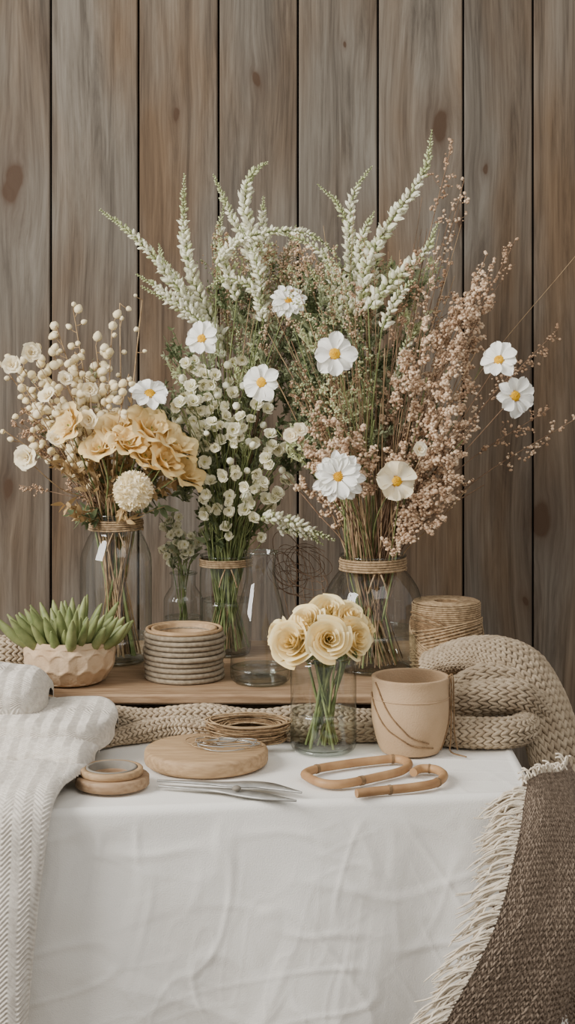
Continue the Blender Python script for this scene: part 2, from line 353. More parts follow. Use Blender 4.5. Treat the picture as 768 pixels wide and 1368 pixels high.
# ---------------------------------------------------------------- textiles
def knit(mb,P,m,thick=.42,back=True,jit=.02):
    nu,nv,_=P.shape
    du=np.gradient(P,axis=0); dv=np.gradient(P,axis=1); nn=np.cross(du,dv); nn/=np.linalg.norm(nn,axis=2)[...,None]+1e-12
    lu=np.linalg.norm(du,axis=2)[...,None]
    v,f=sph(8,6)
    for s in (-1,1):
        a=dv*.66+s*du*-.34; b=du*.27+dv*s*.06; c=nn*lu*thick*.75
        R=np.stack([b,c,a],3).reshape(-1,3,3)*rng.uniform(1-jit*4,1+jit*4,(nu*nv,1,1)); Q=(P+s*du*.235+nn*lu*.12+rng.normal(0,jit,P.shape)*lu).reshape(-1,3)
        mb.inst([(v,f,m)],Q,R)
    if back: mb.add(P.reshape(-1,3),gridf(nu,nv),m)
def rolltube(path,r,cell,flat=1.0,n_around=None,twist=0,rs=None,zmin=TZ+.004):
    L=np.linalg.norm(np.diff(cat(path,100),axis=0),axis=1).sum(); nv=max(4,int(L/cell)); C=cat(path,nv); Tn,U,B=frames(C)
    nu=n_around or int(2*math.pi*r*(.5+.5*flat)/cell); a=np.arange(nu+1)/nu*2*math.pi
    ang=a[:,None]+twist*np.linspace(0,1,nv)[None,:]
    rr=np.interp(np.linspace(0,1,nv),np.linspace(0,1,len(rs)),rs)*r if rs else np.full(nv,r)
    Pp=C[None]+rr[None,:,None]*(np.cos(ang)[...,None]*U[None]+flat*np.sin(ang)[...,None]*B[None])
    if zmin: Pp[...,2]=np.maximum(Pp[...,2],zmin)
    return Pp
def sheet(pathfn,ua,va): return np.array([[pathfn(u,v) for v in va] for u in ua])
kt=MB('chunky_knit_blanket')
c=.0092
knit(kt,rolltube([(-.335,2.47,.765),(-.27,2.462,.770),(-.20,2.45,.764),(-.12,2.455,.772),(-.04,2.448,.765),(.05,2.454,.771),(.12,2.448,.766),(.20,2.45,.772),(.27,2.44,.772)],.019,c,.95,twist=2.2,rs=[1,.9,1.1,.9,1.08,.92,1.1,1]),'knit')
knit(kt,rolltube([(-.285,2.345,.756),(-.235,2.385,.762),(-.17,2.415,.766),(-.10,2.40,.760),(-.03,2.412,.766),(.05,2.40,.760),(.16,2.405,.762),(.27,2.395,.765)],.0155,c,.85,twist=-2.5,rs=[.5,.9,1.15,.9,1.1,.9,1]),'knit')
hang=[(.225,2.60,.822),(.27,2.585,.840),(.315,2.56,.846),(.352,2.53,.834),(.380,2.50,.792),(.400,2.475,.73),(.418,2.455,.66),(.425,2.445,.60)]
ck=.0100
knit(kt,rolltube(hang,.062,ck,.34,rs=[.8,.95,1,1,.95,.95,1.0,1.05],zmin=None),'knit')
knit(kt,rolltube([(.245,2.46,.79),(.29,2.435,.806),(.335,2.44,.806),(.368,2.475,.785)],.027,ck,.85,twist=.8),'knit')
knit(kt,rolltube([(.225,2.385,.768),(.265,2.362,.772),(.318,2.365,.772),(.345,2.41,.768),(.352,2.5,.765)],.0205,ck,.9,twist=-.8),'knit')
knit(kt,rolltube([(.25,2.50,.80),(.30,2.49,.825),(.345,2.50,.818),(.372,2.52,.79)],.022,ck,.8,twist=.6),'knit')
knit(kt,rolltube([(-.60,2.80,.80),(-.50,2.72,.815),(-.44,2.72,.815),(-.40,2.76,.80)],.030,ck,.9),'knit')
Cc=cat(hang,20); Tn_,U_,B_=frames(Cc)
for k in range(70):
    s=(k/69-.5)*2; b=Cc[-1]+U_[-1]*s*.064+B_[-1]*.018*rnd.uniform(-1,1); L=rnd.uniform(.05,.085)
    p=cat([b,b+[rnd.uniform(-.004,.008),rnd.uniform(-.006,.006),-L*.5],b+[rnd.uniform(-.008,.016),rnd.uniform(-.01,.01),-L]],6)
    tube(kt,p,[.002,.0025,.0023,.002,.0016,.001],'knit',5)
kt.build()
tw=MB('taupe_wool_throw')
Lp=cat([(.300,2.11,.764),(.280,2.045,.71),(.243,2.00,.62),(.180,1.975,.52),(.125,1.96,.42),(.09,1.955,.33)],80)
Rp=cat([(.395,2.29,.735),(.45,2.27,.67),(.50,2.25,.60),(.55,2.23,.50),(.585,2.22,.42),(.60,2.21,.33)],80)
def tf(u,v):
    i=v*79;k=int(min(i,78)); a=Lp[k]+(Lp[k+1]-Lp[k])*(i-k); b=Rp[k]+(Rp[k+1]-Rp[k])*(i-k)
    p=a+(b-a)*u; bul=math.sin(math.pi*min(u*1.1,1))
    out=np.array([.58,-.81,0])
    fold=.036*math.sin(u*8.5-1.0+v*1.8)*min(1,v*2.5)+.014*math.sin(u*17+v*3)*min(1,v*3)
    p=p+out*(.03*bul+fold*(.3+.7*min(1,u*4)))
    p=p+np.array([0,0,.022*math.sin(math.pi*u)**.8*(1-v)**3+.004*math.sin(u*11)*(1-v)])
    return p
knit(tw,sheet(tf,np.linspace(0,.999,66),np.linspace(0,1,74)),'brown',.75,jit=.06)
for k in range(170):
    v=k/169+rnd.uniform(-.004,.004); v=min(max(v,0),1); b=np.array(tf(0,v)); t=rnd.uniform(.7,1.4)
    w=np.array([-.038-.010*v,-.004,-.012-.028*v])*t
    for j in range(2):
        e=b+w+[rnd.uniform(-.008,.008),rnd.uniform(-.006,.002),rnd.uniform(-.016,.008)]
        m1=b*.65+e*.35+[rnd.uniform(-.004,.004),-.003,rnd.uniform(-.004,.008)]; m2=b*.3+e*.7+[rnd.uniform(-.005,.005),-.002,rnd.uniform(-.006,.006)]
        tube(tw,cat([b+[.006,-.002,0],m1,m2,e],9),np.array([.0014,.0017,.0017,.0016,.0015,.0014,.0013,.0011,.0007])*.9,'fringe',5)
for k in range(44):
    u=k/70; b=np.array(tf(u,0)); e=b+[rnd.uniform(-.016,.008),rnd.uniform(-.014,.012),rnd.uniform(.002,.014)]
    tube(tw,cat([b,(b+e)/2+[0,0,.006],e],5),.0013,'fringe',5)
tw.build()
ln=MB('linen_herringbone_throw')
def herr(a,b,amp=.0011):
    tri=np.abs(((a/.024)%1)*2-1); return amp*np.sin(2*np.pi*(b/.0062+tri*2.0))
def addgrid(mb,G,m): mb.add(G.reshape(-1,3),gridf(G.shape[0],G.shape[1]),m)
def drape(path,xr,nx,ny,xl=-.66,fseed=0):
    C=cat([(0,y,z) for y,z in path],ny)[:,1:]; s=np.concatenate([[0],np.cumsum(np.linalg.norm(np.diff(C,axis=0),axis=1))])
    u=np.linspace(0,1,nx)[:,None]; v=s/s[-1]; xs=xr(v)
    X=xl+(xs[None,:]-xl)*u; b=s[None,:]+0*X
    tn=np.gradient(C,axis=0); tn/=np.linalg.norm(tn,axis=1)[:,None]
    edge=np.clip((1-u)*abs(-.66+.29)/.012,0,1); 
    d=herr(X-xl,b)+.014*(fb(X*8+1.5*b,b*5+fseed,fseed)-.5)*2 + .014*np.sin(X*52+b*3)*np.clip(.34-b,0,.34)/.34 - .008*(1-np.sqrt(1-(1-edge)**2))
    return np.stack([X,C[:,0][None]-d*tn[:,1][None],C[:,1][None]+d*tn[:,0][None]],-1)
path1=[(1.985,.50),(1.985,.58),(1.990,.66),(2.003,.73),(2.022,.764),(2.065,.777),(2.16,.780),(2.28,.785),(2.40,.80),(2.52,.80)]
xr1=lambda v: np.interp(v,[0,.22,.38,.45,.55,.7,1],[-.314,-.300,-.287,-.282,-.262,-.27,-.34])
addgrid(ln,drape(path1,xr1,260,620,fseed=3),'linen')
def lobe(x0,x1,yf,yb,z0,z1,seed,nx=330,nv=620,tilt=0):
    s=np.linspace(0,1,nv)[None,:]; u=np.linspace(0,1,nx)[:,None]
    X=x0+(x1-x0)*u+0*s
    k=np.clip((X-(x1-.045))/.045,0,1); sh=np.sqrt(np.clip(1-k**2.3,0,1))
    th=np.pi*(1.06-1.12*s)+0*X
    ym=(yf+yb)/2+tilt*(X-x1)+.012*np.sin(X*17+seed); hy=(yb-yf)/2*(.25+.75*sh)*(1+.07*np.sin(X*31+seed)); hz=(z1-z0)
    cx_=np.sign(np.cos(th))*np.abs(np.cos(th))**.75; sz=np.sign(np.sin(th))*np.abs(np.sin(th))**.55
    lump=1-.45*fb(X*10+seed,s*3+seed+0*X,seed,3)+.14*np.sin(s*9+X*14+seed)
    zc=z0+hz*.30
    Y=ym+hy*cx_; Z=zc+(hz*.75*sz*lump)*(.3+.7*sh)
    d=herr(X-x0,s*(yb-yf)*1.7,.0007)*np.clip(sh*1.5,0,1)
    return np.stack([X,Y+d*cx_,Z+d*np.clip(sz,-1,1)],-1)
addgrid(ln,lobe(-.66,-.243,2.235,2.43,.770,.818,5,tilt=-.12),'linen')
addgrid(ln,lobe(-.66,-.258,2.15,2.33,.762,.796,21,tilt=-.20),'linen')
addgrid(ln,lobe(-.70,-.345,2.30,2.50,.795,.862,9,tilt=.08),'linen')
for k in range(116):
    x=-.66+k*.0031; L=rnd.uniform(.03,.05)
    if x>-.314: continue
    b=np.array([x,1.987,.503])
    tube(ln,cat([b+[0,0,.008],b+[rnd.uniform(-.003,.003),rnd.uniform(-.004,.004),-L*.5],b+[rnd.uniform(-.006,.006),rnd.uniform(-.006,.006),-L]],6),[.0015,.0019,.0017,.0015,.0013,.0008],'linen',5)
ln.build()
# ---------------------------------------------------------------- jars
def wraptwine(mb,c,z0,z1,r,tr=.0016,m='twine'):
    k=max(2,int((z1-z0)/(tr*1.9))); nn=k*36; a=np.linspace(0,k*2*math.pi,nn)
    rr=r+tr*.7+.0006*np.sin(a*.37)
    P=np.stack([c[0]+rr*np.cos(a),c[1]+rr*np.sin(a),np.linspace(z0,z1,nn)],1); tube(mb,P,tr,m,6)
def jar(name,px,D,prof,zbase,water=None,twine=None):
    x=(px-384)*D/F; c=np.array([x,D,zbase+.0008]); mb=MB(name)
    pr=smoothprof(prof,60); pr=np.vstack([[0.0005,.002],[pr[0][0]*.9,.0015],pr]); lathe(mb,pr,c,'glass',72)
    rt=pr[-1]; a=np.linspace(0,2*math.pi,64,endpoint=False)
    tube(mb,np.stack([c[0]+rt[0]*np.cos(a),c[1]+rt[0]*np.sin(a),np.full(64,c[2]+rt[1])],1),.0018,'rim',8,True)
    rb=pr[2][0]; tube(mb,np.stack([c[0]+rb*.97*np.cos(a),c[1]+rb*.97*np.sin(a),np.full(64,c[2]+.003)],1),.003,'rim',8,True)
    if water:
        w=pr[(pr[:,1]<=water)&(pr[:,0]>.001)]; w=w.copy(); w[:,0]-=.0025; w[:,1]+=.004; w=np.vstack([[.0005,w[0][1]],w,[.0005,w[-1][1]]]); lathe(mb,w,c,'water',64)
        wr=w[-2]; tube(mb,np.stack([c[0]+wr[0]*np.cos(a),c[1]+wr[0]*np.sin(a),np.full(64,c[2]+wr[1])],1),.0009,'rim',6,True)
    if twine:
        z0,z1,r,tr=twine; wraptwine(mb,c,c[2]+z0,c[2]+z1,r,tr)
        for s in range(2):
            e=np.array([c[0]+.01*s,c[1]-r-tr*2,c[2]+z0]); tube(mb,cat([e,e+[.006*(s*2-1),-.003,-.015],e+[.010*(s*2-1),.002,-.03]],8),tr*.7,'twine',5)
    mb.build(); return c
cA=jar('large_glass_jar',155,2.74,[(.046,0),(.056,.006),(.059,.02),(.0595,.10),(.0595,.16),(.057,.18),(.047,.205),(.042,.215),(.042,.240),(.044,.245)],BZ,.045,(.218,.236,.043,.0017))
cB=jar('small_glass_bottle',245,2.84,[(.026,0),(.033,.005),(.034,.02),(.034,.075),(.033,.09),(.024,.105),(.021,.112),(.021,.13),(.0225,.132)],BZ,.06)
cC=jar('tall_glass_vase',302,2.80,[(.036,0),(.041,.006),(.043,.03),(.0445,.09),(.045,.13),(.043,.15),(.041,.158),(.043,.168)],BZ,.09,(.150,.163,.043,.0017))
cE=jar('large_glass_jar.001',498,2.68,[(.060,0),(.074,.006),(.080,.025),(.081,.07),(.080,.105),(.074,.13),(.060,.152),(.051,.162),(.050,.176),(.053,.184)],BZ,.06,(.160,.180,.052,.002))
cD=jar('glass_carafe',348,2.575,[(.040,0),(.046,.006),(.0475,.02),(.046,.05),(.042,.085),(.033,.125),(.025,.155),(.0225,.175),(.024,.194),(.026,.203)],BZ,.022)
cH=jar('glass_tumbler_vase',432,2.35,[(.040,0),(.0455,.005),(.047,.015),(.047,.06),(.047,.115),(.0465,.126),(.044,.131),(.0445,.135)],TZ,.055)
# ---------------------------------------------------------------- bouquet helpers
def stem(mb,c,zn,rn,target,r=.0012,m='stem',mid=.35,bottom=.012,sw=1.0):
    t=np.asarray(target,float); a=rnd.uniform(0,6.28); q=rn*math.sqrt(rnd.random())*.8
    dirx=nrm([t[0]-c[0],t[1]-c[1],0]); nk=np.array([c[0],c[1],c[2]+zn])+dirx*q*.8+np.array([math.cos(a),math.sin(a),0])*q*.45
    bt=np.array([c[0],c[1],c[2]+bottom])-dirx*rn*.75*rnd.random()*sw+np.array([math.cos(a),math.sin(a),0])*rn*.3
    h=t-nk; m1=nk+np.array([h[0]*mid,h[1]*mid,h[2]*.55])+rng.normal(0,.006,3)
    P=cat([bt,nk,m1,t],16); tube(mb,P,np.linspace(r*1.25,r*.7,16),m,5); return P
def toward(p,jit=.25,up=.1): 
    return nrm(nrm(np.array([0,0,H])-p)+np.array([rnd.uniform(-jit,jit),0,up+rnd.uniform(-jit,jit)]))
def spike(mb,px,D,r=.011,dens=1.0,bm='spike',tm='palegreen',sm='stem',dt=0):
    pts=[W(x,y,D+dt*i) for i,(x,y) in enumerate(px)]; C=cat(pts,60); L=np.linalg.norm(np.diff(C,axis=0),axis=1).sum()
    tube(mb,C,np.linspace(.0007,.0016,60),sm,5); r=r*1.02
    n=int(L/.0019*dens); t=(np.arange(n)/n)**.92; i=np.clip((t*59).astype(int),0,58); Q=C[i]; Tn,U,B=frames(C)
    a=np.arange(n)*2.4+rng.uniform(-.4,.4,n); s=r*(.18+.82*np.clip(t*1.7,0,1)**.8)*rng.uniform(.65,1.25,n)
    out=np.cos(a)[:,None]*U[i]+np.sin(a)[:,None]*B[i]; d=out*1.0-Tn[i]*.7+[0,0,.15]
    Pp=Q+out*(s*.62)[:,None]; R=rots(d,s*.54); R[:,:,0]*=.66; R[:,:,1]*=.66
    k=t<.28
    mb.inst(BUD(tm),Pp[k],R[k]); 
    k2=(~k)&(rng.random(n)<.22); mb.inst(BUD(tm),Pp[k2],R[k2]*.8); k3=(~k)&(~k2); mb.inst(BUD(bm),Pp[k3],R[k3])
    k4=k3&(t>.3)&(rng.random(n)<.7)
    if k4.any(): mb.inst([(lv*[1,1.6,1],lf,bm)],Pp[k4],leafrot(d[k4]+rng.normal(0,.35,(k4.sum(),3)),s[k4]*.95))
def plume(mb,P,Lp,n,w=.028,bm='pink',size=.0027,sm='twig'):
    d=np.linalg.norm(np.diff(P[::-1],axis=0),axis=1); s=np.concatenate([[0],np.cumsum(d)]); Pr=P[::-1]
    nb=max(4,int(Lp/.011)); pts=[]
    for k in range(nb):
        q=(k+rnd.random())/nb*Lp; b=np.array([np.interp(q,s,Pr[:,i]) for i in range(3)]); tn=nrm(Pr[0]-b+[0,0,1e-4]) 
        o=nrm(rng.normal(0,1,3)); o=nrm(o-tn*np.dot(o,tn)); L=w*(.35+.65*min(1,q/Lp*2.2))*rnd.uniform(.6,1.2)
        e=b+o*L+tn*L*rnd.uniform(.5,1.3); tube(mb,cat([b,(b+e)/2+rng.normal(0,.002,3),e],4),.0004,sm,3)
        m=max(3,int(n/nb)); tt=rng.random(m)**.7
        pts.append(b+(e-b)*tt[:,None]+rng.normal(0,L*.16,(m,3)))
    Q=np.concatenate(pts); S=size*rng.uniform(.6,1.4,len(Q)); R=rots(rng.normal(0,1,(len(Q),3)),S)*np.array([1,.8,1.2])[None,None,:]
    k=rng.random(len(Q))<.3; mb.inst(ICO(bm),Q[~k],R[~k]); 
    if k.any(): mb.inst(ICO('pinkd'),Q[k],R[k])
def sprig(mb,P,Lp,n,leaf=.012,lm='leaf'):
    d=np.linalg.norm(np.diff(P[::-1],axis=0),axis=1); s=np.concatenate([[0],np.cumsum(d)]); Pr=P[::-1]
    q=rng.random(n)*Lp; B=np.stack([np.interp(q,s,Pr[:,i]) for i in range(3)],1); tn=nrm(Pr[0]-Pr[len(Pr)//3])
    D=rng.normal(0,.8,(n,3))+tn*.9; mb.inst(LEAF(lm),B,leafrot(D,leaf*rng.uniform(.6,1.3,n)))
def branches(mb,base,L,n,k,leaf,lm,spread=.6,lean=(0,0,0)):
    for j in range(k):
        d=nrm(np.array([rnd.uniform(-1,1)*spread,rnd.uniform(-1,1)*spread,1])+lean); e=base+d*L*rnd.uniform(.6,1.1)
        P=cat([base,(base+e)/2+rng.normal(0,.006,3),e],7); tube(mb,P,.0006,lm,3); sprig(mb,P,L*.9,n,leaf,lm)
# ---------------------------------------------------------------- left bouquet
A=MB('dried_flower_bouquet'); zn=.235;rn=.04
ends=[(75,435),(98,415),(150,432),(160,405),(128,462),(20,478),(42,468),(62,500),(5,490),(5,575),(28,545),(60,526),(105,500),(140,515),(172,500),(185,540),(45,580),(100,470),(190,400),(85,540),(110,545),(130,490),(30,515),(70,470)]
for i,(x,y) in enumerate(ends):
    t=W(x,y,2.70+rnd.uniform(-.07,.08)); P=stem(A,cA,zn,rn,t,.0013,'stemb',.45)
    thin=(x,y) in ((190,400),(5,575),(160,405))
    nb=5 if thin else 16
    for k in range(nb):
        q=15-(k/nb)*6.5; b=P[int(q)]*(1-(q%1))+P[min(15,int(q)+1)]*(q%1)
        o=rng.normal(0,1,3); o=nrm(o+[0,-.3,.4])*rnd.uniform(.008,.022); s=rnd.uniform(.0045,.0088)*(.6 if thin else 1); 
        tube(A,cat([b,b+o*.6+[0,0,-.002],b+o],4),.0008,'stemb',3); A.inst(BUD('bud'),b+o,rot(o,0)*s)
for (x,y,r,k) in [(90,567,30,0),(158,572,34,1),(203,570,38,2),(236,592,36,0),(248,630,33,1),(132,596,27,2),(195,607,30,1),(222,614,30,2),(172,590,28,0)]:
    t=W(x,y,2.655+rnd.uniform(-.03,.02)); stem(A,cA,zn,rn,t,.0017,'stem',.45); s=r*2.66/F; d=nrm([ (x-150)/100,-.55,.75+rnd.uniform(-.4,.3)]); A.inst(APR[k],t-d*s*.4,rot(d)*s*1.1*np.array([1,1,1.35]))
for (x,y,r) in [(33,611,19),(42,470,15),(62,527,14),(15,487,14),(87,505,12),(118,560,15),(120,520,12),(75,585,14)]:
    t=W(x,y,2.64); stem(A,cA,zn,rn,t,.001,'stemb',.5); s=r*2.64/F; d=toward(t,.8,.4); A.inst(CRM[rnd.randint(0,1)],t-d*s*.4,rot(d)*s*np.array([1,1,1.3]))
t=W(178,656,2.61); stem(A,cA,zn,rn,t,.0016,'stem'); R0=.031
v,f=sph(14,10); A.add(v*R0*.86+t,f,'cream')
k=np.arange(520); zz=1-2*(k+.5)/520; ph=k*2.39996; Dd=np.stack([np.sqrt(1-zz**2)*np.cos(ph),np.sqrt(1-zz**2)*np.sin(ph),zz],1)
A.inst([(lv*[1,1.6,1],lf,'cream')],t+Dd*R0*.78,leafrot(Dd+rng.normal(0,.35,Dd.shape),np.full(520,R0*.30)))
for k in range(42):
    x,y=rnd.uniform(70,240),rnd.uniform(600,695); t=W(x,y,2.72+rnd.uniform(-.07,.08)); P=stem(A,cA,zn,rn,t,.0009,'stemb'); sprig(A,P,.06,16,.019,rnd.choice(['dleaf','dleaf','leafd']))
for k in range(18):
    x,y=rnd.uniform(10,110),rnd.uniform(530,665); t=W(x,y,2.74); P=stem(A,cA,zn,rn,t,.0008,'twig'); plume(A,P,.06,50,.013,'pinkd',.0017)
for k in range(18):
    x,y=rnd.uniform(40,190),rnd.uniform(480,600); t=W(x,y,2.76); P=stem(A,cA,zn,rn,t,.0008,'twig'); sprig(A,P,.10,16,.012,rnd.choice(['dleaf','leaf']))
for k in range(14):
    stem(A,cA,zn,rn,W(rnd.uniform(120,210),rnd.uniform(610,670),2.74),.002,'stem',.4,.01)
A.build()
# ---------------------------------------------------------------- small sprig in bottle
B=MB('white_blossom_sprigs')
for k in range(14):
    t=W(rnd.uniform(215,278),rnd.uniform(680,735),2.82+rnd.uniform(-.03,.02)); P=stem(B,cB,.125,.017,t,.0009,'stem')
    for j in range(3):
        p=P[12+j]+rng.normal(0,.006,3); d=toward(p,.6,.2); B.inst(LIS[j],p,rot(d)*.0085)
    sprig(B,P,.06,10,.014,'leaf')
B.build()
# ---------------------------------------------------------------- central bouquet
C=MB('white_wildflower_bouquet'); zn=.16; rn=.038
SP=[([(134,280),(186,322),(240,388),(300,480)],2.80,.0115),([(182,366),(228,396),(290,450)],2.78,.0095),([(188,382),(240,412),(300,470)],2.84,.009),([(246,232),(246,300),(258,372),(300,460)],2.82,.0115),
([(285,233),(308,285),(338,345),(350,420)],2.84,.0120),([(357,216),(333,238),(328,285),(348,350),(350,430)],2.80,.0125),([(352,262),(352,300),(362,360)],2.84,.009),([(452,345),(420,316),(372,309),(318,322),(290,352)],2.74,.0095),
([(292,318),(300,352),(316,400)],2.76,.010),([(275,385),(305,372),(340,388),(352,430)],2.74,.009),([(215,345),(236,372),(270,425)],2.86,.009),([(212,325),(222,360),(262,420)],2.9,.008),([(395,300),(385,340),(380,400)],2.86,.009),([(300,270),(292,320),(300,380)],2.88,.009),([(320,300),(340,340),(350,390)],2.74,.009)]
for px,D,r in SP:
    spike(C,px,D,r); stem(C,cC,zn,rn,W(*px[-1],D),.0014,'stem')
for (x,y,r,k,dx,dz) in [(270,453,25,0,-.3,.35),(385,403,26,2,0,.6),(350,511,27,1,-.35,.1),(200,527,28,0,.15,.9)]:
    t=W(x,y,2.66); stem(C,cC,zn,rn,t,.0011,'stem'); C.inst(DAI[k],t,rot(nrm([dx,-1,dz]))*(r*2.66/F))
for k in range(140):
    a=rnd.uniform(0,6.28); q=math.sqrt(rnd.random()); x=322+q*math.cos(a)*70; y=612+q*math.sin(a)*115
    if rnd.random()<.28: x,y=rnd.uniform(235,330),rnd.uniform(480,590)
    D=2.67+.10*q*q+rnd.uniform(-.02,.02); t=W(x,y,D); 
    if k%3==0: stem(C,cC,zn,rn,t,.0009,'stem')
    else: tube(C,cat([t+[ (302-x)*D/F*.25,.03,-.03],t+[0,.008,-.012],t],5),.0008,'stem',4)
    d=toward(t,.8,.15); s=rnd.uniform(.0088,.0132)
    if rnd.random()<.78: C.inst(LIS[rnd.randint(0,2)],t,rot(d)*s)
    else: C.inst(BUD('spike'),t,rot(d)*s*.6)
for k in range(110):
    x,y=rnd.uniform(225,450),rnd.uniform(345,610)
    if x<285 and y<450: x+=70
    branches(C,W(x,y+35,2.80+rnd.uniform(-.05,.08)),.060,18,6,.0085,rnd.choice(['leaf','leaf','palegreen','leafd']),.7,((x-340)/300,0,0))
for k in range(40):
    x,y=rnd.uniform(205,295),rnd.uniform(510,640); branches(C,W(x,y+30,2.80+rnd.uniform(-.04,.06)),.045,18,6,.009,rnd.choice(['leaf','leaf','leafd']))
for k in range(40):
    x,y=rnd.uniform(255,385),rnd.uniform(560,715); t=W(x,y,2.80+rnd.uniform(-.05,.05)); P=stem(C,cC,zn,rn,t,.0009,'stem'); sprig(C,P,.09,16,.017,rnd.choice(['leafd','leaf']))
for k in range(20): stem(C,cC,zn,rn,W(rnd.uniform(270,350),rnd.uniform(630,690),2.8+rnd.uniform(-.03,.03)),.002,'stem',.4,.01)
spike(C,[(448,722),(415,708),(380,694),(350,690)],2.70,.0100,1.2)
spike(C,[(432,728),(405,712),(370,705)],2.74,.008,1.2)
for k in range(44):
    x,y=rnd.uniform(280,430),rnd.uniform(300,440); t=W(x,y,2.80+rnd.uniform(-.05,.08)); P=stem(C,cC,zn,rn,t,.0008,rnd.choice(['twig','stemb'])); plume(C,P,.10,120,.018,rnd.choice(['pink','palegreen','palegreen','leaf']),.0017,'stemb')
C.build()
# ---------------------------------------------------------------- right bouquet
E=MB('dried_wildflower_bouquet'); zn=.178; rn=.047
for px,D,r in [([(577,174),(566,232),(522,296),(492,352),(482,420)],2.66,.0125),([(585,298),(566,338),(522,378),(492,410)],2.62,.0125),([(497,222),(474,256),(466,310),(470,370)],2.70,.009),([(424,246),(452,274),(470,320),(474,380)],2.72,.008),
  ([(500,282),(484,318),(478,380)],2.68,.009),([(556,372),(530,398),(510,440)],2.6,.0095),([(372,310),(420,330),(456,372),(470,420)],2.66,.0095),([(560,430),(540,470),(530,520)],2.66,.0095),([(430,330),(445,380),(456,430)],2.66,.009),([(410,350),(436,400),(450,450)],2.7,.009),([(505,330),(500,380),(496,440)],2.7,.010)]:
    spike(E,px,D,r,bm='spike' if r>.0085 else 'palegreen'); stem(E,cE,zn,rn,W(*px[-1],D),.0014,'stem')
for (x,y,r,k,dx,dz) in [(447,473,30,1,.0,.1),(452,637,36,2,-.1,.1),(529,643,29,3,.3,.1),(667,482,28,0,-.45,.65),(687,529,29,0,.35,.05)]:
    D=2.54 if y<600 else 2.50
    t=W(x,y,D); stem(E,cE,zn,rn,t,.0011,'stem' if x<600 else 'twig',.5 if x>600 else .35); E.inst(DAI[k],t,rot(nrm([dx,-1,dz]))*(r*D/F))
PL=[(640,372),(655,398),(622,392),(600,420),(570,432),(612,455),(588,480),(560,500),(602,515),(622,545),(592,575),(612,600),(560,560),(540,600),(582,640),(600,655),(556,680),(445,560),(420,540),(398,590),(432,600),(480,570),(400,640),(575,540),(545,470),(600,560),(575,600),(625,500),(530,560),(505,600),(460,600),(415,620),(600,440),(640,430),(520,500),(590,690),(610,620),(575,660),(560,640)]
for (x,y) in PL:
    D=2.62+rnd.uniform(-.09,.10); t=W(x,y,D); P=stem(E,cE,zn,rn,t,.0010,'twig',.5); plume(E,P,rnd.uniform(.09,.13),250,.024,'pink',.0026)
for (x,y) in [(745,440),(690,490),(690,318),(650,340),(735,545),(768,560),(560,380),(540,345),(630,640),(605,186),(620,240),(585,330),(640,560),(560,330),(600,350),(660,350)]:
    D=2.62+rnd.uniform(-.05,.05); t=W(x,y,D); P=stem(E,cE,zn,rn,t,.0010,'twig',.45)
    plume(E,P,.14,90,.018,rnd.choice(['pink','pinkd']),.0022)
for k in range(40):
    x,y=rnd.uniform(380,520),rnd.uniform(310,560); P=stem(E,cE,zn,rn,W(x,y,2.64+rnd.uniform(-.07,.1)),.0008,'stemb'); plume(E,P,.10,110,.018,rnd.choice(['pink','palegreen','leaf','palegreen']),.0018,'stemb')
for k in range(120):
    x,y=rnd.uniform(400,560),rnd.uniform(340,600); branches(E,W(x,y+35,2.70+rnd.uniform(-.05,.08)),.055,18,6,.0085,rnd.choice(['leaf','leaf','palegreen','leafd']),.7,((x-470)/300,0,0))
for k in range(70):
    x,y=rnd.gauss(500,70),rnd.uniform(440,660); stem(E,cE,zn,rn,W(x,y,2.66+rnd.uniform(-.09,.09)),rnd.uniform(.0008,.0015),rnd.choice(['stemb','stemb','twig','stem']),.5,.01,1.3)
for k in range(46):
    x,y=rnd.gauss(530,80),rnd.uniform(260,480); stem(E,cE,zn,rn,W(x,y,2.66+rnd.uniform(-.09,.09)),.0006,rnd.choice(['stemb','twig']),.45,.01,1.3)
for (x,y) in [(400,575),(388,582),(560,600)]:
    t=W(x,y,2.54); d=toward(t,.5,.2); E.inst(CRM[0],t,rot(d)*.013)
E.build()
vn_=MB('dried_vine_tangle')
for k in range(12):
    c0=W(395+rnd.uniform(-20,25),765+rnd.uniform(-20,20),2.84); a=np.linspace(0,rnd.uniform(5,9),30); r1,r2=rnd.uniform(.02,.05),rnd.uniform(.02,.05); p=rnd.uniform(0,6)
    pts=np.stack([c0[0]+r1*np.cos(a+p),c0[1]+.02*np.sin(a*1.3),np.maximum(c0[2]+r2*np.sin(a*.9+p),BZ+.002)],1); tube(vn_,pts,.0006,'twig',4)
for k in range(5): tube(vn_,cat([(.02+k*.012,2.84,BZ+.001),(.0+k*.016,2.83,.87),W(370+k*14,740,2.84)],14),.0007,'twig',4)
vn_.build()
# ---------------------------------------------------------------- roses
R=MB('cream_rose_bouquet')
for (x,y,r,k,d,dep) in [(385,856,36,0,(-.4,-.85,.3),2.315),(440,853,34,1,(.05,-1,.25),2.275),(480,852,31,2,(.6,-.7,.2),2.325),(440,812,30,3,(.1,-.7,.6),2.35),(406,826,29,1,(-.35,-.7,.6),2.33),(472,820,28,4,(.45,-.6,.6),2.35),(424,812,26,2,(-.2,-.4,.9),2.385),(366,846,25,4,(-.8,-.5,.3),2.36),(492,838,25,0,(.8,-.4,.4),2.375),(412,862,24,3,(-.1,-.95,-.1),2.32)]:
    t=W(x,y,dep); s=r*dep/F*1.04; d=nrm(d); stem(R,cH,.125,.034,t-d*s*.5,.0019,'stem',.3,.008); R.inst(ROSES[k],t-d*s*.8,rot(d)*s)
for k in range(12): stem(R,cH,.125,.036,W(rnd.uniform(400,470),868,2.35+rnd.uniform(-.03,.03)),.0015,'stem',.3,.008,1.6)
